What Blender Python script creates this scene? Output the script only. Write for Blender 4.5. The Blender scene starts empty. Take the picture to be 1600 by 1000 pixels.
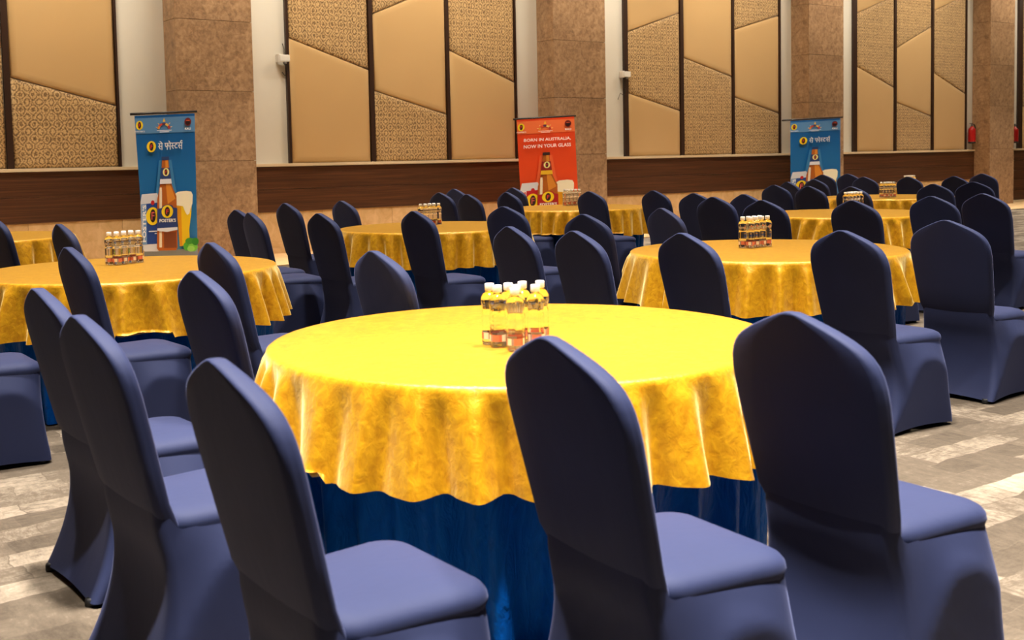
import bpy, bmesh, math, random
from mathutils import Vector, Matrix, noise
S = bpy.context.scene
C = S.collection

# ------------------------------------------------------------------ camera
YAW = 0.6230768329014092          # angle between the view direction and the wall normal
PITCH, ROLL, EYE = 0.06496371, -0.01946339, 1.3515378
F_PX, CX, CY = 1761.4686, 800.0, 360.4807
WALL = 15.39                       # face of the wood dado band
def rot(x, y):                     # camera heading frame -> room frame (X along the wall, Y towards it)
    return (x*math.cos(YAW)+y*math.sin(YAW), -x*math.sin(YAW)+y*math.cos(YAW))
_r = Vector((1, 0, 0)); _f = Vector((0, math.cos(PITCH), -math.sin(PITCH))); _u = Vector((0, math.sin(PITCH), math.cos(PITCH)))
_r2 = math.cos(ROLL)*_r+math.sin(ROLL)*_u; _u2 = -math.sin(ROLL)*_r+math.cos(ROLL)*_u
def W3(v): a, b = rot(v.x, v.y); return Vector((a, b, v.z))
RX, UX, FX = W3(_r2), W3(_u2), W3(_f)
cam = bpy.data.cameras.new('camera'); camo = bpy.data.objects.new('camera', cam); C.objects.link(camo)
cam.sensor_width = 36; cam.lens = 36*F_PX/1600; cam.shift_x = 0; cam.shift_y = -(500-CY)/1600
camo.matrix_world = Matrix(((RX.x, UX.x, -FX.x, 0), (RX.y, UX.y, -FX.y, 0), (RX.z, UX.z, -FX.z, EYE), (0, 0, 0, 1)))
cam.clip_end = 200
cam.dof.use_dof = True; cam.dof.focus_distance = 7.0; cam.dof.aperture_fstop = 5.6
S.camera = camo
def ray(x, y):
    return FX+RX*((x-CX)/F_PX)-UX*((y-CY)/F_PX)
def at_v(x, y, v=WALL):            # point of a pixel's ray on the vertical plane Y = v
    d = ray(x, y); t = v/d.y
    return Vector((d.x*t, v, EYE+d.z*t))
def at_z(x, y, z):                 # point of a pixel's ray at height z
    d = ray(x, y); t = (z-EYE)/d.z
    return Vector((d.x*t, d.y*t, z))

# ------------------------------------------------------------------ world, lights, exposure
wd = bpy.data.worlds.new('room_air'); S.world = wd; wd.use_nodes = True
wd.node_tree.nodes['Background'].inputs[0].default_value = (1.0, 0.9, 0.78, 1); wd.node_tree.nodes['Background'].inputs[1].default_value = 0.0
S.view_settings.view_transform = 'Standard'; S.view_settings.look = 'None'
S.view_settings.gamma = 1; S.view_settings.use_curve_mapping = False
S.view_settings.exposure = 0.0
CEIL = 5.9
def area(name, loc, power, size, col, spread=180, rx=0, sy=None):
    l = bpy.data.lights.new(name, 'AREA'); l.energy = power; l.color = col; l.spread = math.radians(spread)
    l.shape = 'RECTANGLE' if sy else 'DISK'; l.size = size
    if sy: l.size_y = sy
    o = bpy.data.objects.new(name, l); C.objects.link(o); o.location = loc; o.rotation_euler = (rx, 0, 0)
    return o
WARM, NEUT = (1.0, 0.87, 0.68), (1.0, 0.93, 0.85)
DOWN = [(x, y) for x in (1.0, 3.4, 6.1, 8.8, 11.5, 14.2, 16.9, 19.6, 22.3, 25.0) for y in (1.3, 3.4, 5.9, 8.4, 10.9, 13.2)]
for x, y in DOWN:
    pw = 122 if x < 5 and y < 5 else 66 if y < 7 and x < 9 else 44
    area('ceiling_downlight_lamp', (x, y, CEIL-0.06), pw, 0.35, NEUT, 58)
for k in range(9):                 # wall washers along the panelled wall
    area('wall_washer_lamp', (3.2+3.2*k, WALL-1.6, CEIL-0.08), 72-4.6*k, 1.6, WARM, 140, math.radians(24), 0.25)

# ------------------------------------------------------------------ materials
def srgb(r, g, b):
    def f(c):
        c /= 255
        return c/12.92 if c <= 0.04045 else ((c+0.055)/1.055)**2.4
    return (f(r), f(g), f(b), 1)
MATS = {}
class NT:
    def __init__(s, name):
        s.m = bpy.data.materials.new(name); s.m.use_nodes = True; s.t = s.m.node_tree; s.b = s.t.nodes['Principled BSDF']; MATS[name] = s.m
    def n(s, typ, **kw):
        nd = s.t.nodes.new(typ)
        for k, v in kw.items():
            if k.startswith('_'): setattr(nd, k[1:], v)
            else: nd.inputs[k.replace('__', ' ')].default_value = v
        return nd
    def l(s, a, b): s.t.links.new(a, b)
    def co(s, scale=(1, 1, 1), rot_=(0, 0, 0), kind='Object'):
        tc = s.n('ShaderNodeTexCoord'); mp = s.n('ShaderNodeMapping'); mp.inputs['Scale'].default_value = scale; mp.inputs['Rotation'].default_value = rot_
        s.l(tc.outputs[kind], mp.inputs['Vector']); return mp.outputs[0]
    def noise(s, vec, scale, detail=3, rough=0.55, dist=0):
        nd = s.n('ShaderNodeTexNoise', Scale=scale, Detail=detail, Roughness=rough, Distortion=dist); s.l(vec, nd.inputs['Vector']); return nd.outputs['Fac']
    def ramp(s, fac, stops):
        r = s.n('ShaderNodeValToRGB'); e = r.color_ramp.elements
        while len(e) < len(stops): e.new(0.5)
        for k, (p, c) in enumerate(stops): e[k].position = p; e[k].color = c
        s.l(fac, r.inputs[0]); return r.outputs[0]
    def mix(s, fac, a, b, mode='MIX'):
        m = s.n('ShaderNodeMix', _data_type='RGBA', _blend_type=mode)
        for sock, v in ((m.inputs[0], fac), (m.inputs[6], a), (m.inputs[7], b)):
            if hasattr(v, 'is_linked'): s.l(v, sock)
            else: sock.default_value = v
        return m.outputs[2]
    def math(s, op, a, b=0.0):
        m = s.n('ShaderNodeMath', _operation=op)
        for sock, v in ((m.inputs[0], a), (m.inputs[1], b)):
            if hasattr(v, 'is_linked'): s.l(v, sock)
            else: sock.default_value = v
        return m.outputs[0]
    def bump(s, h, strength=0.3, dist=0.01):
        b = s.n('ShaderNodeBump', Strength=strength, Distance=dist); s.l(h, b.inputs['Height']); s.l(b.outputs[0], s.b.inputs['Normal']); return b
    def set(s, **kw):
        for k, v in kw.items():
            i = s.b.inputs[k.replace('__', ' ')]
            if hasattr(v, 'is_linked'): s.l(v, i)
            else: i.default_value = v
        return s.m
def plain(name, col, rough=0.6, **kw):
    return NT(name).set(Base__Color=col, Roughness=rough, **kw)

# navy stretch fabric
t = NT('navy_spandex'); v = t.co((1, 1, 1))
fine = t.noise(v, 900, 2); folds = t.noise(t.co((3.0, 5.0, 2.2)), 2.6, 3, 0.5, 1.2)
colr = t.mix(t.noise(v, 3.0, 2), srgb(32, 39, 70), srgb(38, 46, 80))
t.bump(t.math('ADD', t.math('MULTIPLY', folds, 1.0), t.math('MULTIPLY', fine, 0.02)), 0.04, 0.03)
t.set(Base__Color=colr, Roughness=0.72, Sheen__Weight=0.18, Sheen__Roughness=0.4, Sheen__Tint=srgb(165, 174, 228))
t.b.inputs['Specular IOR Level'].default_value = 0.25
# gold crushed satin
t = NT('gold_satin'); v = t.co()
cr = t.noise(t.co((1, 1, 0.8), (0.5, 0.3, 0.7)), 34, 4, 0.62, 0.5); big = t.noise(t.co((1, 1, 0.45)), 9, 3, 0.5, 0.4); weave = t.noise(t.co((40, 40, 220)), 6, 2)
colr = t.mix(t.ramp(cr, [(0.35, (0, 0, 0, 1)), (0.7, (1, 1, 1, 1))]), srgb(180, 122, 4), srgb(214, 158, 18))
t.bump(t.math('ADD', t.math('MULTIPLY', cr, 0.4), t.math('ADD', t.math('MULTIPLY', big, 0.5), t.math('MULTIPLY', weave, 0.04))), 0.36, 0.02)
t.set(Base__Color=colr, Roughness=0.36, Metallic=0.12, Sheen__Weight=0.8, Sheen__Roughness=0.35, Sheen__Tint=srgb(255, 238, 170))
t.b.inputs['Specular IOR Level'].default_value = 0.7; t.b.inputs['Specular Tint'].default_value = srgb(255, 240, 200)
# blue satin
t = NT('blue_satin'); v = t.co((1, 1, 0.35))
cr = t.noise(v, 22, 4, 0.6, 1.0)
t.bump(cr, 0.6, 0.02)
t.set(Base__Color=t.mix(cr, srgb(0, 54, 140), srgb(6, 108, 210)), Roughness=0.4, Sheen__Weight=0.25, Sheen__Tint=srgb(40, 130, 255)); t.b.inputs['Specular Tint'].default_value = srgb(60, 150, 255)
# carpet: woven blocks of light and dark strokes
t = NT('carpet')
def blocks(w, h, off, sq, fr, loc):
    tc = t.n('ShaderNodeTexCoord'); mp = t.n('ShaderNodeMapping'); mp.inputs['Location'].default_value = loc; t.l(tc.outputs['Object'], mp.inputs['Vector'])
    wv = t.n('ShaderNodeVectorMath', _operation='ADD'); nz = t.n('ShaderNodeTexNoise', Scale=9.0, Detail=2.0); t.l(tc.outputs['Object'], nz.inputs['Vector'])
    sc = t.n('ShaderNodeVectorMath', _operation='SCALE'); sc.inputs['Scale'].default_value = 0.05; t.l(nz.outputs['Color'], sc.inputs[0]); t.l(mp.outputs[0], wv.inputs[0]); t.l(sc.outputs[0], wv.inputs[1])
    bk = t.n('ShaderNodeTexBrick', Scale=1.0, Mortar__Size=0.004, Mortar__Smooth=1.0, Bias=0.0, Brick__Width=w, Row__Height=h)
    bk.offset = off; bk.squash = sq; bk.squash_frequency = fr; t.l(wv.outputs[0], bk.inputs['Vector'])
    bk.inputs['Color1'].default_value = (0, 0, 0, 1); bk.inputs['Color2'].default_value = (1, 1, 1, 1); bk.inputs['Mortar'].default_value = (0.4, 0.4, 0.4, 1)
    return bk.outputs['Color']
f1 = blocks(0.33, 0.15, 0.42, 0.62, 3, (0, 0, 0)); f2 = blocks(0.21, 0.27, 0.3, 1.4, 2, (0.13, 0.07, 0))
su = t.noise(t.co((5, 13, 1)), 2.6, 6, 0.8); sv = t.noise(t.co((13, 5, 1)), 2.6, 6, 0.8); pt = t.noise(t.co(), 1.1, 4, 0.65)
stro = t.mix(f2, su, sv)
h = t.math('ADD', t.math('MULTIPLY', f1, 0.3), t.math('ADD', t.math('MULTIPLY', stro, 0.75), t.math('MULTIPLY', pt, 0.45)))
c1 = t.ramp(h, [(0.4, srgb(54, 47, 39)), (0.76, srgb(92, 82, 70)), (1.15, srgb(152, 139, 122))])
t.bump(t.noise(t.co(), 420, 2), 0.4, 0.004)
t.set(Base__Color=c1, Roughness=0.95); t.b.inputs['Specular IOR Level'].default_value = 0.1
# wall finishes
t = NT('plain_fabric'); w = t.noise(t.co((220, 220, 220)), 1, 2); t.bump(w, 0.15, 0.003)
t.set(Base__Color=t.mix(t.noise(t.co(), 0.8, 2), srgb(198, 162, 108), srgb(208, 172, 118)), Roughness=0.7, Sheen__Weight=0.2)
t = NT('patterned_fabric'); v = t.co((1, 1, 1))
sep = t.n('ShaderNodeSeparateXYZ'); t.l(v, sep.inputs[0])
def wob(a, k): return t.math('MULTIPLY', a, k)
wn = t.n('ShaderNodeTexNoise', Scale=11.0, Detail=3.0); t.l(v, wn.inputs['Vector']); wq = t.n('ShaderNodeVectorMath', _operation='SCALE'); wq.inputs['Scale'].default_value = 0.05; t.l(wn.outputs['Color'], wq.inputs[0]); wa = t.n('ShaderNodeVectorMath', _operation='ADD'); t.l(v, wa.inputs[0]); t.l(wq.outputs[0], wa.inputs[1]); t.l(wa.outputs[0], sep.inputs[0])
px, pz = wob(sep.outputs[0], 2*math.pi/0.15), wob(sep.outputs[2], 2*math.pi/0.19)
dia = t.math('ADD', t.math('COSINE', px), t.math('COSINE', pz))
rings = t.math('SINE', t.math('MULTIPLY', dia, 4.2))
jit = t.noise(v, 42, 4, 0.7, 0.8)
vo = t.n('ShaderNodeTexVoronoi', Scale=34.0, _feature='DISTANCE_TO_EDGE'); t.l(v, vo.inputs['Vector'])
pat = t.math('ADD', t.math('MULTIPLY', rings, 0.2), t.math('ADD', t.math('MULTIPLY', jit, 1.35), t.math('MULTIPLY', vo.outputs[0], 1.1)))
pc = t.ramp(pat, [(0.42, srgb(96, 72, 44)), (0.70, srgb(154, 121, 78)), (1.0, srgb(214, 180, 126))])
t.bump(pat, 0.25, 0.01); t.set(Base__Color=pc, Roughness=0.6, Sheen__Weight=0.2)
t = NT('dark_wood'); g = t.noise(t.co((0.5, 1, 34)), 1.3, 5, 0.65, 0.5)
t.set(Base__Color=t.ramp(g, [(0.3, srgb(50, 28, 15)), (0.52, srgb(80, 47, 26)), (0.75, srgb(112, 70, 42))]), Roughness=0.42); t.bump(g, 0.1, 0.003)
plain('strip_wood', srgb(52, 30, 18), 0.45)
t = NT('stone'); a = t.noise(t.co(), 3.2, 6, 0.7, 1.6); b_ = t.noise(t.co(), 17, 4, 0.65, 0.6)
t.set(Base__Color=t.ramp(t.math('ADD', t.math('MULTIPLY', a, 0.55), t.math('MULTIPLY', b_, 0.45)), [(0.36, srgb(124, 95, 69)), (0.5, srgb(160, 127, 95)), (0.66, srgb(190, 157, 121))]), Roughness=0.45)
t = NT('beige_stone'); a = t.noise(t.co(), 5, 5, 0.65, 1.0)
t.set(Base__Color=t.ramp(a, [(0.35, srgb(206, 168, 116)), (0.65, srgb(228, 194, 146))]), Roughness=0.4)
t = NT('plaster'); t.set(Base__Color=t.mix(t.noise(t.co(), 1.2, 3), srgb(222, 218, 206), srgb(232, 229, 220)), Roughness=0.85)
plain('ceiling_paint', srgb(232, 228, 220), 0.9)
plain('ledge_paint', srgb(226, 206, 172), 0.5)
plain('rubber_black', srgb(16, 16, 18), 0.6)
plain('white_plastic', srgb(236, 234, 228), 0.4)
plain('black_metal', srgb(26, 22, 22), 0.4)
plain('grey_metal', srgb(120, 120, 122), 0.4, Metallic=0.8)
plain('brown_board', srgb(120, 88, 58), 0.7)
plain('extinguisher_red', srgb(176, 24, 26), 0.3)
plain('label_white', srgb(230, 228, 222), 0.6)
t = NT('water_bottle_plastic'); t.set(Base__Color=(0.97, 0.98, 1, 1), Roughness=0.04, Transmission__Weight=1.0, IOR=1.3, Coat__Weight=1.0, Coat__Roughness=0.03)
t = NT('bottle_label'); v = t.co()
sp = t.n('ShaderNodeSeparateXYZ'); t.l(v, sp.inputs[0]); ang = t.math('ARCTAN2', sp.outputs[1], sp.outputs[0])
t.set(Base__Color=t.ramp(t.math('FRACT', t.math('MULTIPLY', ang, 3/math.pi/2)), [(0.0, srgb(206, 112, 82)), (0.4, srgb(196, 96, 70)), (0.55, srgb(226, 206, 178)), (0.86, srgb(150, 130, 124))]), Roughness=0.5)
t.t.nodes['Color Ramp'].color_ramp.interpolation = 'CONSTANT'
m = plain('lamp_glow', (1, 1, 1, 1), 0.5); m.node_tree.nodes['Principled BSDF'].inputs['Emission Color'].default_value = (1, 0.93, 0.82, 1); m.node_tree.nodes['Principled BSDF'].inputs['Emission Strength'].default_value = 4

# ------------------------------------------------------------------ mesh helpers
def mesh(name, verts, faces, mat, smooth=False, mats=None, mi=None):
    me = bpy.data.meshes.new(name); me.from_pydata([tuple(v) for v in verts], [], faces)
    for mm in (mats or [mat]): me.materials.append(MATS[mm])
    if mi: me.polygons.foreach_set('material_index', mi)
    if smooth: me.polygons.foreach_set('use_smooth', [True]*len(me.polygons))
    me.update(); return me
def fix(me):
    bm = bmesh.new(); bm.from_mesh(me); bmesh.ops.recalc_face_normals(bm, faces=bm.faces); bm.to_mesh(me); bm.free(); return me
def obj(name, me, parent=None, loc=None):
    o = bpy.data.objects.new(name, me); C.objects.link(o)
    if parent: o.parent = parent
    if loc is not None: o.location = loc
    return o
def tag(o, label, cat, group=None):
    o['label'] = label; o['category'] = cat
    if group: o['group'] = group
    return o
def struct(o): o['kind'] = 'structure'; return o
def thing(name, label, cat, loc=(0, 0, 0), rz=0, group=None):
    o = bpy.data.objects.new(name, None); C.objects.link(o); o.location = loc; o.rotation_euler = (0, 0, rz); o.empty_display_size = 0.1
    return tag(o, label, cat, group)
BOXF = [(0, 3, 2, 1), (4, 5, 6, 7), (0, 1, 5, 4), (1, 2, 6, 5), (2, 3, 7, 6), (3, 0, 4, 7)]
def boxv(x0, x1, y0, y1, z0, z1):
    return [(x0, y0, z0), (x1, y0, z0), (x1, y1, z0), (x0, y1, z0), (x0, y0, z1), (x1, y0, z1), (x1, y1, z1), (x0, y1, z1)]
def box(name, x0, x1, y0, y1, z0, z1, mat, parent=None, bev=0.0):
    c = ((x0+x1)/2, (y0+y1)/2, (z0+z1)/2)
    me = mesh(name, boxv(x0-c[0], x1-c[0], y0-c[1], y1-c[1], z0-c[2], z1-c[2]), BOXF, mat)
    if bev:
        bm = bmesh.new(); bm.from_mesh(me); bmesh.ops.bevel(bm, geom=bm.edges[:], offset=bev, segments=2, affect='EDGES', profile=0.6); bm.to_mesh(me); bm.free()
    return obj(name, me, parent, c)
def loft(rings, cap0=True, cap1=True):
    V, F = [], []; n = len(rings[0])
    for r in rings: V += r
    for k in range(len(rings)-1):
        for i in range(n):
            j = (i+1) % n; F.append((k*n+i, k*n+j, (k+1)*n+j, (k+1)*n+i))
    def cen(r): return tuple(sum(p[a] for p in r)/len(r) for a in range(3))
    if cap0:
        V.append(cen(rings[0])); c = len(V)-1
        F += [((i+1) % n, i, c) for i in range(n)]
    if cap1:
        V.append(cen(rings[-1])); c = len(V)-1; b = (len(rings)-1)*n
        F += [(b+i, b+(i+1) % n, c) for i in range(n)]
    return V, F
def lathe(name, prof, n, mat, cap=True):
    rings = [[(r*math.cos(2*math.pi*i/n), r*math.sin(2*math.pi*i/n), z) for i in range(n)] for r, z in prof]
    V, F = loft(rings, cap, cap); return mesh(name, V, F, mat, True)
def tube(name, pts, r, mat, n=8):
    rings = []
    P = [Vector(p) for p in pts]
    for k, p in enumerate(P):
        d = (P[min(k+1, len(P)-1)]-P[max(k-1, 0)]).normalized()
        a = d.cross(Vector((0, 0, 1)) if abs(d.z) < 0.9 else Vector((1, 0, 0))).normalized(); b = d.cross(a)
        rings.append([tuple(p+a*r*math.cos(2*math.pi*i/n)+b*r*math.sin(2*math.pi*i/n)) for i in range(n)])
    V, F = loft(rings); return fix(mesh(name, V, F, mat, True))
def rrect(x0, x1, hw0, hw1, r, z, nc=4, nl=8):
    """closed ring, rear half-width hw0 at x0, front half-width hw1 at x1, rounded corners, with extra points on the sides"""
    pts = []; rf, rr_ = r if isinstance(r, tuple) else (r, r)
    cor = [(x1, -hw1, -90, 1, -1, rf), (x1, hw1, 0, 1, 1, rf), (x0, hw0, 90, -1, 1, rr_), (x0, -hw0, 180, -1, -1, rr_)]
    for ci, (cx, cy, a0, sx, sy, r) in enumerate(cor):
        ox, oy = cx-sx*r, cy-sy*r
        for k in range(nc+1):
            a = math.radians(a0+90*k/nc); pts.append((ox+r*math.cos(a), oy+r*math.sin(a)))
        nx = cor[(ci+1) % 4]; rn = nx[5]; qx, qy = nx[0]-nx[3]*rn, nx[1]-nx[4]*rn; a = math.radians(nx[2])
        q = (qx+rn*math.cos(a), qy+rn*math.sin(a)); p = pts[-1]
        for k in range(1, nl): pts.append((p[0]+(q[0]-p[0])*k/nl, p[1]+(q[1]-p[1])*k/nl))
    return [(x, y, z) for x, y in pts]

# ------------------------------------------------------------------ room shell
X0, X1, Y0, Y1 = -5.0, 34.0, -5.0, WALL+0.06
fl = struct(obj('floor', mesh('floor', [(X0, Y0, 0), (X1, Y0, 0), (X1, Y1, 0), (X0, Y1, 0)], [(0, 1, 2, 3)], 'carpet')))
ce = struct(box('ceiling', X0, X1, Y0, Y1+0.3, CEIL, CEIL+0.15, 'ceiling_paint'))
struct(box('wall_left', X0-0.15, X0, Y0, Y1+0.3, 0, CEIL, 'dark_wood')); struct(box('wall_right', X1, X1+0.15, Y0, Y1+0.3, 0, CEIL, 'plaster'))
struct(box('wall_front', X0-0.15, X1+0.15, Y0-0.15, Y0, 0, CEIL, 'dark_wood'))
wall = struct(box('wall_back', X0-0.15, X1+0.15, Y1, Y1+0.3, 0, CEIL, 'plaster'))
struct(box('trim_1', X0, X1, WALL-1.75, Y1, 0.0, 0.012, 'beige_stone'))            # stone walkway along the wall
LEDGE, BANDZ, SKIRT = 1.327, 0.622, 0.09
def wchild(o): o.parent = wall; o.location = Vector(o.location)-wall.location; return o
XB = [X0]+[at_v(x, 250).x for x in (258, 838, 1234, 1516)]+[X1]
PIL = [(at_v(a, 240).x, at_v(e, 240, WALL-0.4).x) for a, e in ((265, 400), (845, 948), (1240, 1318), (1522, 1584))]
segs = []; cur = X0
for a, b in PIL: segs.append((cur, a)); cur = b
segs.append((cur, X1))
for k, (a, b) in enumerate(segs):
    if k < 4:
        nz = 2
        for j in range(nz):
            wchild(box('wood_board', a, b, WALL, Y1, BANDZ+(LEDGE-0.045-BANDZ)*j/nz+0.002, BANDZ+(LEDGE-0.045-BANDZ)*(j+1)/nz-0.002, 'dark_wood', bev=0.001))
        x = a
        while x < b-0.05:
            e = min(x+1.2, b); wchild(box('dado_slab', x+0.002, e-0.002, WALL+0.012, Y1, SKIRT+0.003, BANDZ-0.002, 'beige_stone')); x = e
    else:
        for j in range(5):
            z0 = 0.06; wchild(box('wood_board', a, b, WALL, Y1, z0+(LEDGE-0.045-z0)*j/5+0.004, z0+(LEDGE-0.045-z0)*(j+1)/5-0.004, 'dark_wood', bev=0.003))
    wchild(box('ledge', a, b, WALL-0.03, Y1, LEDGE-0.043, LEDGE, 'ledge_paint', bev=0.004))
    struct(box('baseboard_back', a, b, WALL-0.002, Y1, 0.012, SKIRT, 'beige_stone', bev=0.004)) if k < 4 else struct(box('baseboard_back', a, b, WALL-0.03, Y1, 0.012, 0.055, 'ledge_paint'))
# upholstered panels. each column: left x, right x (pixels at ledge level), slanted joints (x,y,x,y), kinds from the top down
TOPZ = 5.6; FACE = WALL+0.015
def zl(col, ln, u):                 # height of a slanted joint at wall coordinate u
    (xa, ya, xb, yb) = ln; A, B = at_v(xa, ya, FACE), at_v(xb, yb, FACE)
    return A.z+(B.z-A.z)*(u-A.x)/(B.x-A.x)
COLS = [(-130, 12, [(-120, 40, 12, 78)], 'PT'), (22, 187, [(17.5, 121, 183, 165)], 'PT'),
        (457, 581.8, [(452, 59, 577, 109)], 'TP'), (588, 701.5, [(583.8, 21, 635.6, 0), (586.6, 142, 697, 178)], 'TPT'), (706, 808, [(704, 79, 806, 129)], 'TP'),
        (983.5, 1065, [(983, 49, 1063, 20), (985, 146, 1064, 173)], 'PTP'), (1070, 1146, [(1070, 90, 1145, 120)], 'PT'), (1149, 1219, [(1149, 46, 1218, 24), (1150, 152, 1218, 177)], 'TPT'),
        (1339.5, 1398, [(1341, 20, 1386, 0), (1341, 104, 1397, 136)], 'PTP'), (1401, 1456, [(1402, 75, 1456, 42), (1402, 160, 1455, 181)], 'TPT'), (1459, 1509, [(1460, 17, 1490, 3), (1461, 114, 1509, 146)], 'PTP'),
        (1597, 1640, [(1597, 168, 1640, 150)], 'TP')]
def pad(name, poly, mat):           # pillowed panel: polygon in (x,z) on the wall face, bulging into the room
    n = len(poly); cx = sum(p[0] for p in poly)/n; cz = sum(p[1] for p in poly)/n
    rings = []
    for ins, dep in ((0.0, 0.0), (0.002, 0.018), (0.012, 0.034), (0.035, 0.044), (0.09, 0.048)):
        ring = []
        for i in range(n):
            p, a, b = Vector(poly[i]), Vector(poly[i-1]), Vector(poly[(i+1) % n])
            d1, d2 = (p-a).normalized(), (b-p).normalized(); n1, n2 = Vector((-d1.y, d1.x)), Vector((-d2.y, d2.x))
            bi = (n1+n2); k = ins/max(0.25, (1+n1.dot(n2))); q = p+bi*k
            ring.append((q.x-cx, -dep, q.y-cz))
        rings.append(ring)
    V = [p for r in rings for p in r]; F = []
    for k in range(len(rings)-1):
        for i in range(n): j = (i+1) % n; F.append((k*n+i, k*n+j, (k+1)*n+j, (k+1)*n+i))
    F.append(tuple(range((len(rings)-1)*n, len(rings)*n)))
    me = fix(mesh(name, V, F, mat, True)); me.polygons[-1].use_smooth = False
    return wchild(obj(name, me, None, (cx, Y1, cz)))
for xl_, xr_, joints, kinds in COLS:
    a, b = at_v(xl_, 250).x, at_v(xr_, 250).x
    zs = [(TOPZ, TOPZ)]+[(zl(0, j, a), zl(0, j, b)) for j in joints]+[(LEDGE, LEDGE)]
    for k, kind in enumerate(kinds):
        t_, b_ = zs[k], zs[k+1]; g = 0.004
        pad('fabric_panel' if kind == 'P' else 'patterned_panel', [(a+g, b_[0]+g), (b-g, b_[1]+g), (b-g, t_[1]-g), (a+g, t_[0]-g)], 'plain_fabric' if kind == 'P' else 'patterned_fabric')
for a, b in ((12, 22), (187, 190), (453, 457), (581.8, 588), (701.5, 706), (808, 810), (978, 983.5), (1065, 1070), (1146, 1149), (1219, 1221), (1334, 1339.5), (1398, 1401), (1456, 1459), (1509, 1510.5), (1591, 1597)):
    a, b = at_v(a, 250).x, at_v(b, 250).x
    wchild(box('wood_strip', a, max(b, a+0.03), WALL+0.0, Y1, LEDGE, TOPZ, 'strip_wood'))
wchild(box('top_rail', X0, X1, WALL, Y1, TOPZ, TOPZ+0.08, 'strip_wood'))
# stone pillars clad with slabs
PLAB = ['brown stone pillar behind the full-length blue banner', 'brown stone pillar behind the orange banner', 'brown stone pillar behind the blue banner half hidden by chairs', 'brown stone pillar next to the red fire extinguisher, without a banner']
for k, (a, b) in enumerate(PIL):
    pt_ = thing('pillar', PLAB[k], 'pillar', ((a+b)/2, WALL-0.2, 0), 0, 'stone pillars along the panelled wall')
    w = (b-a)/2; zs = [(0.0, 1.38), (1.38, 2.34), (2.34, 3.3), (3.3, 4.3), (4.3, 5.2), (5.2, CEIL-0.02)]
    if k == 3: zs[0] = (0.0, 1.33); zs[1] = (1.33, 2.34)
    o = box('core', -w+0.02, w-0.02, -0.18, 0.26, 0, CEIL-0.02, 'brown_board', pt_); 
    for z0, z1 in zs:
        box('stone_slab', -w, w, -0.2, -0.178, z0+0.003, z1-0.003, 'stone', pt_, 0.002)
        for s in (-1, 1):
            box('stone_slab', *sorted((s*w, s*(w-0.022))), -0.176, 0.255, z0+0.003, z1-0.003, 'stone', pt_, 0.002)
# ceiling downlights
for x, y in DOWN:
    d = thing('ceiling_downlight', 'round white recessed downlight in the hall ceiling', 'light', (x, y, CEIL), 0, 'downlights in the hall ceiling')
    obj('trim_ring', lathe('trim_ring', [(0.18, 0), (0.21, 0), (0.21, -0.015), (0.18, -0.02), (0.18, 0)], 24, 'white_plastic', False), d)
    obj('diffuser', lathe('diffuser', [(0.18, -0.004), (0.18, -0.008)], 24, 'lamp_glow'), d)

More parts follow.
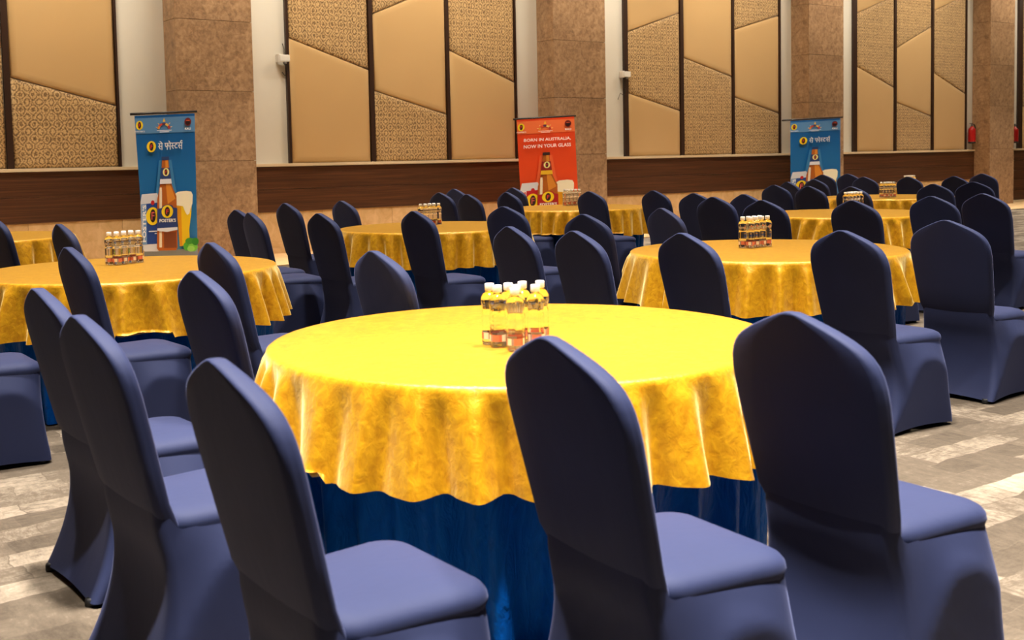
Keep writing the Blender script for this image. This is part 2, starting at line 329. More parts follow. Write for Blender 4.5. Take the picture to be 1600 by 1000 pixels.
# ------------------------------------------------------------------ chair
def xr(z): return -0.155-0.135*(z-0.39)/0.583
def build_chair():
    root = bpy.data.objects.new('banquet_chair', None); C.objects.link(root); root.empty_display_size = 0.1
    # backrest
    pr = [(0.30, 0.188), (0.36, 0.19), (0.42, 0.193), (0.50, 0.199), (0.60, 0.207), (0.70, 0.2135), (0.775, 0.2175), (0.81, 0.2165), (0.84, 0.212), (0.862, 0.204), (0.88, 0.193), (0.894, 0.180), (0.905, 0.166), (0.915, 0.150), (0.925, 0.132), (0.936, 0.109), (0.947, 0.084), (0.957, 0.060), (0.965, 0.040), (0.971, 0.020)]
    rings = []
    for z, w in pr:
        th = 0.024 if z < 0.9 else 0.024-0.007*((z-0.9)/0.072)**2
        x = xr(z)
        if z < 0.47: x += 0.35*(0.47-z); w -= 0.16*(0.47-z)
        bow = 0.004; w *= 1.05 if z > 0.47 else 1.0
        ring = []
        for (px_, py_, pz_) in rrect(-th, th, w, w, min(0.017, w*0.7), 0, 3, 6):
            ring.append((x+th+px_+bow*(py_/0.22)**2, py_, z))
        rings.append(ring)
    V, F = loft(rings, True, True); me = fix(mesh('backrest', V, F, 'navy_spandex', True)); obj('backrest', me, root)
    # seat cushion
    rings = []
    for z, i in ((0.385, 0.016), (0.405, 0.006), (0.425, 0.0), (0.44, 0.002), (0.452, 0.01), (0.461, 0.024), (0.467, 0.045), (0.472, 0.08), (0.475, 0.13), (0.4765, 0.17)):
        rings.append(rrect(-0.135+i*0.5, 0.247-i, 0.2-i, 0.215-i, max(0.02, 0.075-i*0.35), z, 6, 6))
    V, F = loft(rings); obj('seat', fix(mesh('seat', V, F, 'navy_spandex', True)), root)
    # skirt
    rings = []
    lv = [0.0, 0.03, 0.06, 0.1, 0.14, 0.18, 0.22, 0.26, 0.3, 0.35, 0.4, 0.46, 0.52, 0.6, 0.68, 0.76, 0.84, 0.91, 0.96, 1.0]
    zt, zb = 0.428, 0.014
    for t_ in lv:
        z = zt+(zb-zt)*t_
        rear = xr(z)-0.0015-(0.165*((0.36-z)/0.36)**1.7 if z < 0.36 else 0); front = 0.243-0.012*math.sin(math.pi*min(1, t_*1.1))+0.014*t_**3
        base = rrect(rear, front, 0.197, 0.206, (0.034+0.038*(1-t_)**2, 0.026), z, 4, 16)
        out = []
        for x, y, zz in base:
            s = min(1, max(0, (x-rear)/(front-rear))); yy = abs(y)
            side = min(1, max(0, (yy-0.14)/0.05))
            ta = 0.2+(0.8*((0.55-s)/0.55)**2.2 if s < 0.55 else 0.3*((s-0.55)/0.45)**2.5)
            k = min(1.0, t_/ta); fl_ = 0.044*k-0.014*max(0, t_-ta)/(1.001-ta+1e-6)*math.sin(math.pi*s)+0.006*t_
            y2 = y*(1+fl_/0.2) if yy < 0.19 else y+math.copysign(1, y)*fl_*0.19/0.2
            c = math.cos(math.pi/2*min(1, yy/0.17)); endw = max(0.0, 1-min(s, 1-s)/0.08)
            x2 = x+(0.010 if s < 0.5 else -0.014)*c*endw*math.sin(math.pi*min(1, t_*0.85))
            if t_ < 0.05 and s < 0.12: zz += 0.085*(1-s/0.12)*(1-t_/0.05); x2 -= 0.012*(1-t_/0.05)*(1-s/0.12)-0.008*(t_ == 0)
            lift = 0.011*(t_**6)*(math.cos(math.pi/2*min(1, yy/0.19)) if (s < 0.06 or s > 0.94) else math.sin(math.pi*s))
            out.append((x2, y2, zz+lift))
        rings.append(out)
    V, F = loft(rings, False, False); obj('skirt', fix(mesh('skirt', V, F, 'navy_spandex', True)), root)
    pm = lathe('foot_pad', [(0.016, 0.0), (0.018, 0.004), (0.018, 0.02), (0.014, 0.026)], 10, 'rubber_black')
    for x, y in ((-0.215, 0.2), (-0.215, -0.2), (0.215, 0.215), (0.215, -0.215)): obj('foot_pad', pm, root, (x, y, 0))
    return root
proto = build_chair(); used = [False]
def chair(u, v, h, label, group):
    if not used[0]: r = proto; used[0] = True
    else:
        r = proto.copy(); C.objects.link(r)
        for ch in proto.children:
            c = ch.copy(); C.objects.link(c); c.parent = r
    r.location = (u-0.015*math.cos(math.radians(h)), v-0.015*math.sin(math.radians(h)), 0); r.rotation_euler = (0, 0, math.radians(h)); tag(r, label, 'chair', group)
    return r

# ------------------------------------------------------------------ tables
R_T, Z_T = 0.845, 0.75
TABLES = {'main': (2.226, 3.055), 'R': (5.372, 4.762), 'L': (2.011, 6.647), 'M': (5.287, 8.546), 'C': (8.361, 10.351), 'FR': (8.993, 6.976), 'FRR': (12.45, 8.99), 'FR4': (15.55, 10.83), 'LL': (1.884, 10.656)}
TNAME = {'main': 'gold table farthest from the wall', 'R': 'gold table second farthest from the wall', 'L': 'gold table facing the tall blue banner',
         'M': 'gold table between tall blue and orange banners', 'C': 'gold table under the orange banner', 'FR': 'gold table facing the half-hidden blue banner',
         'FRR': 'gold table beyond the half-hidden blue banner', 'FR4': 'gold table nearest the fire extinguisher', 'LL': 'gold table close against the dado'}
def fold_fn(seed, lo, hi, n=7):
    rg = random.Random(seed); k0 = rg.randint(lo, hi); ph = [rg.uniform(0, 6.283) for _ in range(8)]
    def f(a):
        w = k0*a+0.9*math.sin(3*a+ph[0])+0.7*math.sin(5*a+ph[1])+0.6*math.sin(9*a+ph[2])
        amp = 0.72+0.18*math.sin(4*a+ph[3])+0.16*math.sin(7*a+ph[4])
        q = math.sin(w+ph[5]); return amp*(q+0.22*math.sin(2*w+ph[6]))
    return f
def cloth_gold(seed, drop):
    f = fold_fn(seed, 31, 36); g = fold_fn(seed+50, 3, 5); N = 400; rings = []
    for r in (0.25, 0.5, 0.7, 0.8): rings.append([(r*math.cos(6.28318*i/N), r*math.sin(6.28318*i/N), Z_T) for i in range(N)])
    for r, z in ((R_T-0.02, Z_T-0.0002), (R_T-0.008, Z_T-0.002), (R_T, Z_T-0.008), (R_T+0.004, Z_T-0.022)): rings.append([(r*math.cos(6.28318*i/N), r*math.sin(6.28318*i/N), z) for i in range(N)])
    for k in range(1, 13):
        q = k/12; ring = []
        for i in range(N):
            a = 6.28318*i/N; w = f(a+0.05*q*g(a)); amp = 0.048*q**0.55
            r = max(R_T+0.005, R_T+0.006+0.058*q+amp*max(w, -0.9)); z = Z_T-0.022-(drop-0.022)*q*(1-0.03*(w+1)*q)+0.010*g(a*1.0+1)*q-0.012*w*q*q
            ring.append((r*math.cos(a), r*math.sin(a), z))
        rings.append(ring)
    V, F = loft(rings, True, False); return mesh('gold_tablecloth', V, F, 'gold_satin', True)
def cloth_blue(seed):
    f = fold_fn(seed, 30, 36); N = 280; rings = []
    for r in (0.3, 0.6, R_T-0.02): rings.append([(r*math.cos(6.28318*i/N), r*math.sin(6.28318*i/N), Z_T-0.004) for i in range(N)])
    rings.append([((R_T-0.006)*math.cos(6.28318*i/N), (R_T-0.006)*math.sin(6.28318*i/N), Z_T-0.012) for i in range(N)])
    for k in range(1, 9):
        q = k/8; ring = []
        for i in range(N):
            a = 6.28318*i/N; w = f(a); r = min(R_T-0.007, R_T-0.008-0.075*q**0.7+0.05*w*q**0.7)
            ring.append((r*math.cos(a), r*math.sin(a), Z_T-0.012-(Z_T-0.02)*q))
        rings.append(ring)
    V, F = loft(rings, True, False); return mesh('blue_undercloth', V, F, 'blue_satin', True)
top_me = lathe('tabletop', [(0.0, 0.713), (R_T-0.03, 0.713), (R_T-0.014, 0.718), (R_T-0.014, 0.738), (R_T-0.03, 0.743), (0, 0.743)], 48, 'brown_board', False)
leg_me = tube('leg', [(0.28, -0.16, 0.71), (0.3, -0.16, 0.0)], 0.014, 'grey_metal'); post_me = tube('crossbar', [(0.285, -0.16, 0.5), (0.285, 0.16, 0.5)], 0.012, 'grey_metal')
for k, (nm, (x, y)) in enumerate(TABLES.items()):
    tb = thing('round_table', 'round cloth-covered banquet table, the '+TNAME[nm], 'table', (x, y, 0), 0.4*k, 'round banquet tables')
    obj('tabletop', top_me, tb)
    for s in (0, math.pi):
        for yy in (0, 0.32):
            lg = obj('leg', leg_me, tb); lg.rotation_euler = (0, 0, s); lg.location = (0, yy if s == 0 else -yy, 0)
        cb = obj('crossbar', post_me, tb); cb.rotation_euler = (0, 0, s)
    g = obj('gold_tablecloth', cloth_gold(11+k*7, 0.30), None, (x, y, 0)); tag(g, 'gold crushed satin overlay on the '+TNAME[nm], 'tablecloth', 'gold overlay cloths')
    b = obj('blue_undercloth', cloth_blue(5+k*3), None, (x, y, 0)); tag(b, 'blue satin floor-length cloth below the '+TNAME[nm], 'tablecloth', 'blue floor-length cloths')

# ------------------------------------------------------------------ chairs, position and heading (degrees from the along-wall direction)
CH = {'A1':(1.083,2.106,1,'main'),'A2':(1.051,2.977,3,'main'),'A3':(1.138,3.733,3,'main'),'A4':(1.697,3.887,2,'main'),'A5':(2.257,5.239,2,'L'),'A6':(1.677,5.514,3,'L'),'A7':(2.194,7.60,3,'L'),'A8':(2.07,9.20,5,'LL'),
 'A9':(1.00,5.60,0,'L'),'B1':(1.726,1.857,-4,'main'),'B2':(2.377,1.769,-1,'main'),'E1':(2.555,4.08,0,'main'),'E2':(3.89,4.42,-5,'R'),'E3':(3.90,5.03,-5,'R'),'E4':(4.99,5.69,3,'R'),'E5':(4.12,3.93,-5,'R'),'E6':(5.81,5.82,-10,'R'),
 'E7':(8.08,7.84,4,'FR'),'E8':(7.50,7.01,2,'FR'),'E9':(8.49,8.97,-2,'C'),'C1':(8.13,9.40,2,'C'),'M1':(3.79,8.70,4,'M'),'M2':(3.66,8.08,-4,'M'),'M3':(4.65,9.65,4,'M'),'M4':(3.94,7.51,3,'M'),'M5':(5.25,9.52,3,'M'),'M6':(4.54,7.16,2,'M'),
 'M7':(7.03,10.79,4,'C'),'M8':(7.97,11.93,4,'C'),'M9':(6.88,9.97,0,'C'),'M10':(7.45,10.06,-1,'C'),'M11':(8.55,11.49,2,'C'),'M12':(5.35,7.20,9,'M'),'R1':(5.685,3.556,4,'R'),'R1b':(4.718,3.444,-2,'R'),
 'F1':(7.46,5.50,1,'FR'),'F2':(8.38,5.43,0,'FR'),'F3':(9.01,5.35,-3,'FR'),'F4':(11.26,7.35,2,'FRR'),'F5':(12.07,7.42,10,'FRR'),'F6':(15.90,9.64,4,'FR4'),'F7':(14.43,9.14,-2,'FR4'),'F8':(14.17,9.66,-4,'FR4'),'F9':(13.97,10.29,0,'FR4'),
 'F10':(15.67,11.84,4,'FR4'),'F11':(10.23,7.66,-1,'FRR'),'F12':(15.23,12.01,4,'FR4'),'F13':(12.66,10.0,-4,'FRR'),'F14':(10.19,8.13,-2,'FRR'),'F15':(11.57,9.59,-13,'FRR'),'F16':(10.47,8.90,-1,'FRR'),'F17':(8.10,7.18,-3,'FR'),'F18':(7.18,6.17,3,'FR')}
def back_gap(u, v, h, tx, ty):      # smallest plan distance from a table centre to the backrest's footprint
    a = math.radians(h); dx, dy = tx-u, ty-v; lx, ly = dx*math.cos(a)+dy*math.sin(a), -dx*math.sin(a)+dy*math.cos(a)
    return math.hypot(lx-min(max(lx, -0.285), -0.115), ly-min(max(ly, -0.235), 0.235))
def clash(a, b):                    # overlap depth of two chair footprints (separating axes of two rectangles)
    def rect(c):
        t_ = math.radians(c[2]); ux, uy = math.cos(t_), math.sin(t_); return (c[0]-0.02*ux, c[1]-0.02*uy), ((ux, uy, 0.285), (-uy, ux, 0.262))
    (pa, A), (pb, B) = rect(a), rect(b); d = (pb[0]-pa[0], pb[1]-pa[1]); best = None
    for ax in (A[0], A[1], B[0], B[1]):
        r = sum(q[2]*abs(q[0]*ax[0]+q[1]*ax[1]) for q in A+B); t_ = d[0]*ax[0]+d[1]*ax[1]; o = r-abs(t_)
        if o <= 0: return None
        if best is None or o < best[0]: best = (o, ax[0]*(1 if t_ >= 0 else -1), ax[1]*(1 if t_ >= 0 else -1))
    return best
for _ in range(60):
    moved = False; ks = list(CH)
    for i, ka in enumerate(ks):
        for kb in ks[:i]:
            a, b = CH[ka], CH[kb]
            if math.hypot(a[0]-b[0], a[1]-b[1]) > 0.8: continue
            c = clash(a, b)
            if c:
                e = c[0]/2+0.002; CH[ka] = (a[0]-c[1]*e, a[1]-c[2]*e)+a[2:]; CH[kb] = (b[0]+c[1]*e, b[1]+c[2]*e)+b[2:]; moved = True
    for k in ks:
        u, v, h, nm = CH[k]
        for tx, ty in TABLES.values():
            if math.hypot(u-tx, v-ty) > 1.5: continue
            g = back_gap(u, v, h, tx, ty)
            if g < R_T+0.035:
                a = math.radians(h); bx, by = u-0.2*math.cos(a)-tx, v-0.2*math.sin(a)-ty; l = math.hypot(bx, by); e = R_T+0.037-g
                u += bx/l*e; v += by/l*e; CH[k] = (u, v, h, nm); moved = True
    if not moved: break
def side(u, v, nm):
    x, y = TABLES[nm]; a = math.degrees(math.atan2(v-y, u-x)) % 360
    return 'wall side' if 45 < a < 110 else 'wall-side corner' if a < 158 else 'rear edge' if a < 200 else 'outer corner' if a < 240 else 'outer side'
SIDES = {}
for k, (u, v, h, nm) in CH.items(): SIDES.setdefault((nm, side(u, v, nm)), []).append((u, k))
ENDS = {1: [''], 2: [', rear one', ', front one'], 3: [', rearmost', ', middle', ', front']}
for k, (u, v, h, nm) in CH.items():
    sd = side(u, v, nm); row = sorted(SIDES[(nm, sd)]); n_ = [q[1] for q in row].index(k)
    end = ENDS[len(row)][n_] if len(row) in ENDS else ''
    chair(u, v, h, 'navy chair, '+sd+' of the '+TNAME[nm]+end, 'navy chairs at the '+TNAME[nm])
def yield_to_chairs(o, gold):
    cx, cy = o.location.x, o.location.y; near = [c for c in CH.values() if math.hypot(c[0]-cx, c[1]-cy) < 1.6]; m = 0.04 if gold else 0.055; zs_ = 0.478 if gold else 0.59
    def inside(x, y, z):
        for u, v, h, _ in near:
            a = math.radians(h); dx, dy = x-u+0.015*math.cos(a), y-v+0.015*math.sin(a); lx, ly = dx*math.cos(a)+dy*math.sin(a), -dx*math.sin(a)+dy*math.cos(a)
            if abs(ly) < 0.25+m:
                if z < zs_ and -0.26-m < lx < 0.262+m: return 2 if (lx < -0.1 or not gold) else 1
                zb = max(z, 0.4)
                if z < 0.985 and xr(zb)-0.012-m < lx < xr(zb)+0.06+m: return 2
        return 0
    for vt in o.data.vertices:
        x, y, z = vt.co; r = math.hypot(x, y)
        if r < 0.4 or z > 0.735: continue
        k = inside(cx+x, cy+y, z)
        if not k: continue
        if k == 1: vt.co.z = 0.49+0.004*math.sin(40*x+31*y); continue
        lo = R_T+0.008 if gold else 0.36 if z < 0.69 else R_T-0.012; q = r
        while q > lo and inside(cx+x*q/r, cy+y*q/r, z): q -= 0.008
        q = max(q, lo); vt.co.x = x*q/r; vt.co.y = y*q/r
for o in list(C.objects):
    if o.name.startswith('gold_tablecloth'): yield_to_chairs(o, True)
    elif o.name.startswith('blue_undercloth'): yield_to_chairs(o, False)

# ------------------------------------------------------------------ water bottles
body_me = lathe('body', [(0.019, 0.0), (0.025, 0.002), (0.0275, 0.008), (0.0275, 0.052), (0.026, 0.058), (0.0275, 0.064), (0.026, 0.071), (0.0275, 0.078), (0.026, 0.085), (0.0275, 0.092), (0.0255, 0.104), (0.0235, 0.114), (0.0265, 0.126), (0.029, 0.139), (0.0285, 0.152), (0.022, 0.164), (0.0135, 0.171), (0.0125, 0.176), (0.0125, 0.184)], 18, 'water_bottle_plastic')
cap_me = lathe('cap', [(0.0145, 0.175), (0.015, 0.176), (0.015, 0.194), (0.0138, 0.197), (0.004, 0.1975)], 18, 'white_plastic')
lab_me = lathe('label', [(0.0279, 0.020), (0.0279, 0.041)], 18, 'bottle_label', False)
def bottle(x, y, z, rz, label, group):
    b = thing('water_bottle', label, 'bottle', (x, y, z), rz, group)
    bd = obj('body', body_me, b); obj('cap', cap_me, b); obj('label', lab_me, bd)
GRID8 = [(i, j) for i in range(4) for j in range(2)]
PACK = {'R': (1180, 386, 0.1), 'L': (195, 412, 0.5), 'M': (672, 352, 0.3), 'C': (894, 321, 0.0), 'FR': (1333, 331, 0.1), 'FRR': (1387, 308.5, 0.0), 'FR4': None}
def put(nm, pts, rz):
    for q, (x, y) in enumerate(pts): bottle(x, y, Z_T+0.001, rz+q*1.3, 'small white-capped water bottle on the '+TNAME[nm], 'water bottles on the '+TNAME[nm])
P8 = [(766.4, 442.8), (783.6, 444.7), (793.7, 442.8), (804, 449.6), (808, 444.7), (815.8, 439.8), (828, 444.7), (841.4, 438.5)]
pts = [at_z(x, y, Z_T+0.198).xy for x, y in P8]
for _ in range(200):                # keep neighbours from touching
    for i in range(8):
        for j in range(i):
            dd = pts[i]-pts[j]
            if dd.length < 0.0595: e = dd.normalized()*(0.0605-dd.length)/2; pts[i] = pts[i]+e; pts[j] = pts[j]-e
put('main', pts, 0)
for nm, pk in PACK.items():
    c = at_z(pk[0], pk[1], Z_T).xy if pk else Vector((15.40, 10.72)); a = pk[2] if pk else 0.1
    put(nm, [(c.x+math.cos(a)*(i-1.5)*0.0595-math.sin(a)*(j-0.5)*0.0595, c.y+math.sin(a)*(i-1.5)*0.0595+math.cos(a)*(j-0.5)*0.0595) for i, j in GRID8], a)
# ------------------------------------------------------------------ printed banners on stands
def colmat(c, emis=0):
    nm = 'print_%02x%02x%02x' % c
    if nm not in MATS: plain(nm, srgb(*c), 0.45)
    return nm
def text_polys(body, size=1.0, bold=0.0):
    cu = bpy.data.curves.new('lettering', 'FONT'); cu.body = body; cu.size = size; cu.offset = bold; cu.resolution_u = 2
    o = bpy.data.objects.new('lettering', cu); C.objects.link(o)
    me = bpy.data.meshes.new_from_object(o.evaluated_get(bpy.context.evaluated_depsgraph_get()))
    V = [v.co.xy.copy() for v in me.vertices]; F = [tuple(p.vertices) for p in me.polygons]
    bpy.data.objects.remove(o); bpy.data.curves.remove(cu); bpy.data.meshes.remove(me)
    return V, F
class Art:
    """flat print: polygons in the artwork's own units, laid on the sheet by a bilinear map of its corners"""
    def __init__(s, tl, tr, bl, br, nrm):
        s.c = (tl, tr, bl, br); s.nrm = nrm; s.V = []; s.F = []; s.mi = []; s.mats = []; s.lay = 1
    def P(s, x, y, lay):
        yl = 180.0; tt = (y-yl)/(400.0-yl); xl = 210+(y-yl)*0.0727; xr_ = 304+(y-yl)*0.0227; ss = (x-xl)/(xr_-xl)
        tl, tr, bl, br = s.c
        p = (tl*(1-ss)+tr*ss)*(1-tt)+(bl*(1-ss)+br*ss)*tt
        return p+s.nrm*(0.0022+0.0007*lay)
    def _m(s, col):
        nm = colmat(col)
        if nm not in s.mats: s.mats.append(nm)
        return s.mats.index(nm)
    def poly(s, col, pts):
        b = len(s.V); s.V += [s.P(x, y, s.lay) for x, y in pts]; s.F.append(tuple(range(b, b+len(pts)))); s.mi.append(s._m(col)); s.lay += 1
    def ell(s, col, cx, cy, rx, ry, a0=0, a1=360, n=28):
        s.poly(col, [(cx+rx*math.cos(math.radians(a0+(a1-a0)*k/n)), cy-ry*math.sin(math.radians(a0+(a1-a0)*k/n))) for k in range(n if a1-a0 >= 360 else n+1)])
    def strip(s, col, L, R):            # quad strip between two outlines
        b = len(s.V); n = len(L); s.V += [s.P(x, y, s.lay) for x, y in L]+[s.P(x, y, s.lay) for x, y in R]; m = s._m(col)
        for k in range(n-1): s.F.append((b+k, b+k+1, b+n+k+1, b+n+k)); s.mi.append(m)
        s.lay += 1
    def strokes(s, col, lines, ox, oy, sx, sy, w):
        m = s._m(col)
        for ln in lines:
            for (xa, ya), (xb, yb) in zip(ln, ln[1:]):
                A, B = Vector((ox+xa*sx, oy-ya*sy)), Vector((ox+xb*sx, oy-yb*sy)); d = (B-A).normalized(); n = Vector((-d.y, d.x))*w/2; A -= d*w*0.3; B += d*w*0.3
                b = len(s.V); s.V += [s.P(*q, s.lay) for q in (A+n, B+n, B-n, A-n)]; s.F.append((b, b+1, b+2, b+3)); s.mi.append(m)
        s.lay += 1
    def text(s, col, body, cx, cy, width, height=None, rot90=False, bold=0.01):
        V, F = text_polys(body, 1.0, bold); x0, x1 = min(v.x for v in V), max(v.x for v in V); y0, y1 = min(v.y for v in V), max(v.y for v in V)
        k = width/(x1-x0); ky = height/(y1-y0) if height else k; b = len(s.V); m = s._m(col)
        for v in V:
            a, c = (v.x-(x0+x1)/2)*k, (v.y-(y0+y1)/2)*ky
            s.V.append(s.P(cx+c, cy-a, s.lay) if rot90 == 0 and False else (s.P(cx-c, cy-a, s.lay) if rot90 else s.P(cx+a, cy-c, s.lay)))
        for f in F: s.F.append(tuple(b+i for i in f)); s.mi.append(m)
        s.lay += 1
    def build(s, name, parent):
        me = mesh(name, s.V, s.F, None, False, s.mats, s.mi)
        return obj(name, me, parent)
SA = [[(0.0, 1), (0.75, 1)], [(0.62, 1), (0.62, 0)], [(0.1, 1), (0.24, 0.86), (0.22, 0.66), (0.05, 0.56), (0.34, 0.12)], [(0.2, 0.56), (0.62, 0.56)]]
HALF_SA = [[(0.0, 1), (0.5, 1)], [(0.1, 1), (0.24, 0.86), (0.22, 0.66), (0.05, 0.56), (0.34, 0.12)], [(0.2, 0.56), (0.5, 0.56)]]
PHA = [[(0.0, 1), (0.85, 1)], [(0.45, 1), (0.45, 0)], [(0.12, 1), (0.12, 0.6), (0.25, 0.45), (0.45, 0.5)], [(0.45, 0.58), (0.62, 0.74), (0.76, 0.62), (0.72, 0.4)]]
AA_O = [[(0.0, 1), (0.3, 1)], [(0.15, 1), (0.15, 0)], [(0.15, 1.0), (0.02, 1.24), (-0.12, 1.36)]]
TTA = [[(0.0, 1), (0.62, 1)], [(0.3, 1), (0.3, 0.84)], [(0.52, 0.8), (0.22, 0.78), (0.1, 0.5), (0.24, 0.18), (0.5, 0.22)]]
MAT_E = [[(0.62, 1.0), (0.45, 1.24), (0.28, 1.32)]]
REPH = [[(0.55, 1.02), (0.42, 1.2), (0.56, 1.38), (0.72, 1.26)]]
def banner(lab, vb, TL, TR, BL, BR, rod, pal, head, cat='banner'):
    tl, tr, bl, br = (at_v(*q, vb) for q in (TL, TR, BL, BR))
    base = (bl+br)/2; th_ = thing('banner_stand', lab, cat, (base.x, base.y, 0))
    off = Vector((base.x, base.y, 0)); tl, tr, bl, br = tl-off, tr-off, bl-off, br-off; nrm = Vector((0, -1, 0))
    # flexible sheet, gently rippled
    nx, ny = 12, 16; V = []; F = []
    for j in range(ny+1):
        for i in range(nx+1):
            ss, tt = i/nx, j/ny; V.append((tl*(1-ss)+tr*ss)*(1-tt)+(bl*(1-ss)+br*ss)*tt)
    for j in range(ny):
        for i in range(nx): a = j*(nx+1)+i; F.append((a, a+1, a+nx+2, a+nx+1))
    b0 = len(V); V += [v+Vector((0, 0.002, 0)) for v in V[:b0]]; F += [tuple(b0+i for i in reversed(f)) for f in F]
    sheet = obj('sheet', mesh('sheet', V, F, pal['bgm'], True), th_)
    a, b = at_v(*rod[0], vb)-off, at_v(*rod[1], vb)-off
    obj('top_rod', tube('top_rod', [a+Vector((0, 0.012, 0)), b+Vector((0, 0.012, 0))], 0.016, 'black_metal', 8), th_)
    mid = (tl+tr)/2; ft = (bl+br)/2
    obj('support_pole', tube('support_pole', [(mid.x, 0.03, mid.z), (ft.x, 0.16, 0.03)], 0.012, 'grey_metal', 8), th_)
    for s in (-1, 1): obj('foot', tube('foot', [(ft.x, 0.16, 0.03), (ft.x+s*0.3, 0.02 if s < 0 else 0.0, 0.018)], 0.012, 'grey_metal', 8), th_)
    obj('bottom_rail', tube('bottom_rail', [bl+Vector((0, 0.004, 0)), br+Vector((0, 0.004, 0))], 0.012, 'grey_metal', 8), th_)
    A = Art(tl, tr, bl, br, nrm); Y_, DK, WH, RD = (246, 212, 28), (44, 20, 20), (246, 244, 240), (196, 34, 34)
    L = lambda y: 210+(y-180)*0.0727
    Rr = lambda y: 304+(y-180)*0.0227
    A.poly(pal['band'], [(L(184), 184), (Rr(184), 184), (Rr(208), 208), (L(208), 208)])
    A.poly(pal['floor'], [(L(390), 390), (Rr(388), 388), (Rr(400), 400), (L(400), 400)])
    # brand roundel, rayed arch emblem, dark roundel
    def roundel(cx, cy, rx, ry, f=True, ring=Y_):
        A.ell(ring, cx, cy, rx, ry); A.ell(DK, cx, cy, rx*0.46, ry*0.74)
        if f: A.text((214, 60, 56), 'F', cx, cy, rx*0.42, ry*0.72, bold=0.03)
    roundel(217.5, 195, 5.4, 7); A.text(WH, "FOSTER'S", 218, 204.6, 15, 2.4, bold=0.02)
    for k, col in enumerate(((236, 150, 50), (214, 70, 50), (96, 60, 90), (236, 190, 90), (190, 60, 60))):
        a0 = 180-36*k; arc_o = [(255+10*math.cos(math.radians(a0-36*q/6)), 202-9.5*math.sin(math.radians(a0-36*q/6))) for q in range(7)]; arc_i = [(255+6.6*math.cos(math.radians(a0-36*q/6)), 202-6.2*math.sin(math.radians(a0-36*q/6))) for q in range(7)]
        A.strip(col, arc_o, arc_i)
    for a in (15, 45, 135, 165):
        c_, s_ = math.cos(math.radians(a)), math.sin(math.radians(a)); A.poly((240, 200, 120), [(255+11*c_-1*s_, 202-10.5*s_-1*c_), (255+14*c_, 202-13.5*s_), (255+11*c_+1*s_, 202-10.5*s_+1*c_)])
    A.poly((240, 190, 60), [(252.8, 191), (255, 184.8), (257.2, 191)])
    A.poly(WH, [(244, 203.8), (267, 203.8), (267, 204.7), (244, 204.7)]); A.poly(WH, [(248, 206), (263, 206), (263, 206.9), (248, 206.9)])
    A.ell((110, 24, 26), 292.5, 192.5, 5.4, 6.2); A.ell((40, 14, 16), 292.5, 193.5, 3.6, 3.8); A.poly((210, 90, 50), [(289.5, 190), (295.5, 190), (295, 191.2), (290, 191.2)]); A.text(WH, 'KALI', 292.5, 203, 9.5, 3.6, bold=0.03)
    if head == 'hi':
        roundel(235.3, 228.5, 7, 8.6)
        lines = [(SA, 245.8), (MAT_E, 245.8), (PHA, 255.6), (AA_O, 263.0), (HALF_SA, 266.0), (TTA, 270.6), (SA, 276.6), (REPH, 276.6)]
        for g, ox in lines: A.strokes(WH, g, ox, 233.8, 9.2, 9.6, 1.15)
    else:
        A.text(WH, 'BORN IN AUSTRALIA,', 259, 220.5, 75, 6.6, bold=0.015); A.text(WH, 'NOW IN YOUR GLASS', 259, 232.3, 75, 6.6, bold=0.015)
    # pale glow band behind bottle, then can, glass and bottle
    A.poly(pal['glow'], [(247, 250), (266, 250), (272, 290), (282, 330), (282, 388), (238, 388), (238, 330), (243, 290)])
    # can
    A.poly((214, 216, 220), [(220.5, 301.5), (244, 300.5), (248, 312), (248, 388), (246, 391), (225, 391), (221, 386), (218.5, 314)])
    A.poly(pal['can'], [(219.5, 317), (248, 315), (248, 379), (221.5, 380)])
    A.poly((112, 150, 196) if head == 'hi' else (238, 226, 220), [(219.2, 317), (227.5, 316.5), (228.5, 380), (221.5, 380)])
    A.text(WH if head == 'hi' else RD, "FOSTER'S", 224.2, 347, 58, 5.6, rot90=True, bold=0.03)
    A.ell(RD, 237, 315, 2.8, 3.6); A.ell(Y_, 237, 336, 10, 14); A.ell(DK, 237.3, 335.5, 4.4, 10.3); A.text((206, 90, 84), 'F', 237.3, 335.5, 4.6, 12, bold=0.02)
    A.poly(WH, [(231, 359), (245, 358.6), (245, 360), (231, 360.4)]); A.poly(WH, [(240, 362.4), (245, 362.3), (245, 363.6), (240, 363.7)])
    # glass
    A.poly((238, 196, 20), [(273, 317), (298, 317), (297, 335), (294, 358), (295, 382), (279, 384), (277, 358)])
    A.poly((222, 150, 10), [(273, 322), (281, 322), (283, 384), (279, 384), (277, 358)])
    A.poly((250, 240, 206), [(271, 303), (276, 299.5), (289, 298.5), (297, 300), (299.5, 305), (299, 318), (296, 326), (294, 334), (290.5, 336), (287, 330), (284, 322), (272, 320)])
    # bottle
    AM, AM2, AM3 = (176, 92, 22), (222, 140, 44), (118, 56, 18)
    A.strip(AM, [(251, 249), (250.5, 262), (248.5, 286), (246.5, 296), (243.8, 310), (243.5, 386), (246, 390)], [(261, 249), (262, 262), (265.5, 286), (269, 296), (273.6, 306), (275.5, 386), (273, 390)])
    A.strip(AM2, [(256, 249), (257, 286), (258, 300), (260, 318)], [(260, 249), (263, 286), (267, 296), (272, 310)])
    A.strip((240, 222, 190), [(247.6, 292), (247, 300), (247, 385)], [(250.6, 292), (251, 300), (251, 385)])
    A.strip(AM3, [(254, 362), (254.5, 386)], [(273, 362), (274, 386)])
    A.poly(pal['cap'], [(250.4, 244.6), (261.6, 244.6), (262.2, 250), (250, 250)])
    A.poly(pal['neck'], [(249.2, 262), (263, 262), (265, 279), (248.2, 279)]); roundel(257, 268.5, 5, 6.2, True, (248, 232, 150))
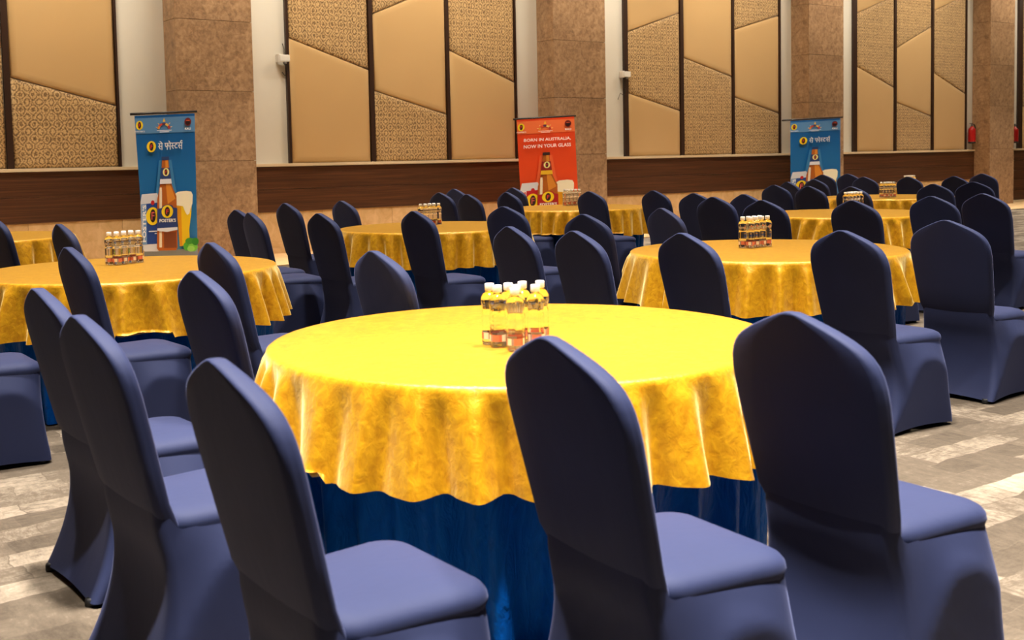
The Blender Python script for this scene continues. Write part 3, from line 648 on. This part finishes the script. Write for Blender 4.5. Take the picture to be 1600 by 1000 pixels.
    A.poly(pal['collar'], [(248, 279), (265, 279), (266, 286.5), (247.4, 286.5)])
    A.poly(pal['lab'], [(243.6, 325), (250, 324), (252, 320.5), (259, 318.5), (266.5, 320), (268.5, 323.5), (274.4, 324.5), (275, 354), (243.6, 355)])
    A.poly((222, 226, 232), [(243.6, 355), (275, 354), (275, 358), (259, 361), (243.6, 359)])
    roundel(259, 329.5, 9, 10); A.text(WH, "FOSTER'S", 259.6, 343.2, 25.5, 5.4, bold=0.03)
    # hops
    if head == 'hi':
        for cx, cy, rx, ry, c_ in ((290, 384, 6, 7, (70, 160, 44)), (299, 386, 8, 6.5, (110, 190, 60)), (294, 376, 7, 5, (60, 140, 40)), (303, 377, 5.5, 6, (46, 130, 36)), (296, 388, 6, 4.5, (150, 210, 90))): A.ell(c_, cx, cy, rx, ry, n=14)
    A.build('printed_artwork', sheet)
def sheet_mat(name, ca, cb, cc):
    t = NT(name); sep = t.n('ShaderNodeSeparateXYZ'); t.l(t.co(), sep.inputs[0])
    g = t.ramp(t.math('MULTIPLY', sep.outputs[2], 0.47), [(0.0, srgb(*cc)), (0.45, srgb(*cb)), (1.0, srgb(*ca))])
    t.set(Base__Color=g, Roughness=0.35)
sheet_mat('blue_print', (14, 84, 150), (30, 108, 168), (56, 130, 184)); sheet_mat('orange_print', (232, 70, 30), (232, 78, 34), (236, 96, 50))
BL_ = dict(bgm='blue_print', band=(88, 138, 186), floor=(140, 150, 166), glow=(58, 128, 180), can=(26, 64, 140), cap=(40, 64, 110), neck=(40, 62, 116), collar=(230, 230, 234), lab=(36, 58, 116))
OR_ = dict(bgm='orange_print', band=(242, 116, 62), floor=(180, 90, 60), glow=(238, 100, 52), can=(190, 26, 40), cap=(60, 36, 30), neck=(150, 34, 30), collar=(236, 186, 40), lab=(170, 24, 28))
banner('tall blue beer banner with bottle, can and glass, fully in view', WALL-0.85, (210, 181), (304, 177), (226, 402), (309, 400), ((204, 178.5), (308, 174)), BL_, 'hi')
banner('orange beer banner with white slogan and red-labelled bottle', WALL-0.85, (807, 187), (897, 182), (817, 367), (906.5, 362.5), ((803, 186.5), (900, 181)), OR_, 'en')
banner('blue beer banner half hidden by dark chairs', WALL-0.85, (1235, 189), (1313, 184.5), (1235.5, 334), (1313, 330), ((1223, 188), (1317, 183)), BL_, 'hi')
# ------------------------------------------------------------------ wall fittings
for k, (x, y, lab) in enumerate(((445, 91, 'small white sensor box with dangling wire near the tall blue banner'), (979.5, 116, 'small white sensor box with dangling wire near the orange banner'))):
    p = at_v(x, y, WALL-0.04); d = thing('wall_sensor', lab, 'sensor', (p.x, WALL-0.02, p.z), 0, 'white sensor boxes on the wall')
    box('housing', -0.09, 0.07, -0.05, 0.01, -0.05, 0.05, 'white_plastic', d, 0.012); box('bracket', -0.1, -0.06, -0.03, 0.075, -0.06, 0.06, 'white_plastic', d, 0.006)
    obj('lens', lathe('lens', [(0.028, 0), (0.03, -0.02), (0.02, -0.035)], 14, 'grey_metal'), d, (0.0, -0.02, -0.05))
    obj('cable', tube('cable', [(-0.05, 0.0, -0.05), (-0.07, 0.01, -0.14), (-0.04, 0.0, -0.24), (0.0, 0.01, -0.3), (-0.03, 0.02, -0.38), (-0.12, 0.03, -0.34), (-0.16, 0.05, -0.45)] if k else [(-0.02, 0.0, -0.05), (0.03, 0.0, -0.13), (0.05, 0.01, -0.2), (0.01, 0.02, -0.25), (-0.03, 0.02, -0.2)], 0.006, 'black_metal', 6), d)
    if not k: obj('cable', tube('cable', [(0.0, 0.0, 0.05), (0.01, 0.02, 0.14), (0.0, 0.05, 0.22)], 0.006, 'black_metal', 6), d)
for x, y, lab in ((1518, 211, 'red fire extinguisher hung on the plaster strip before the pillar'), (1585, 211, 'red fire extinguisher half hidden behind the pillar edge')):
    p = at_v(x, y, WALL-0.05); d = thing('fire_extinguisher', lab, 'extinguisher', (p.x, WALL-0.06, p.z-0.19), 0, 'fire extinguishers on the wall')
    obj('cylinder', lathe('cylinder', [(0.06, 0.0), (0.082, 0.012), (0.085, 0.03), (0.085, 0.3), (0.078, 0.335), (0.05, 0.365), (0.03, 0.38), (0.028, 0.4)], 20, 'extinguisher_red'), d)
    obj('base_ring', lathe('base_ring', [(0.07, -0.01), (0.088, 0.0), (0.088, 0.03), (0.07, 0.035)], 20, 'black_metal'), d)
    vl = obj('valve', lathe('valve', [(0.02, 0.395), (0.024, 0.41), (0.024, 0.44), (0.012, 0.45)], 12, 'grey_metal'), d)
    box('handle', -0.09, 0.03, -0.012, 0.012, 0.45, 0.465, 'black_metal', vl, 0.003)
    obj('hose', tube('hose', [(0.02, 0, 0.42), (0.07, -0.01, 0.44), (0.11, -0.02, 0.36), (0.105, -0.02, 0.2), (0.1, -0.02, 0.1)], 0.012, 'rubber_black', 8), d)
    obj('printed_label', mesh('printed_label', [(0.0858*math.sin(a), -0.0858*math.cos(a), z) for z in (0.13, 0.25) for a in (0.5, 0.7, 0.9, 1.1)], [(k, k+1, k+5, k+4) for k in range(3)], 'label_white', True), d)
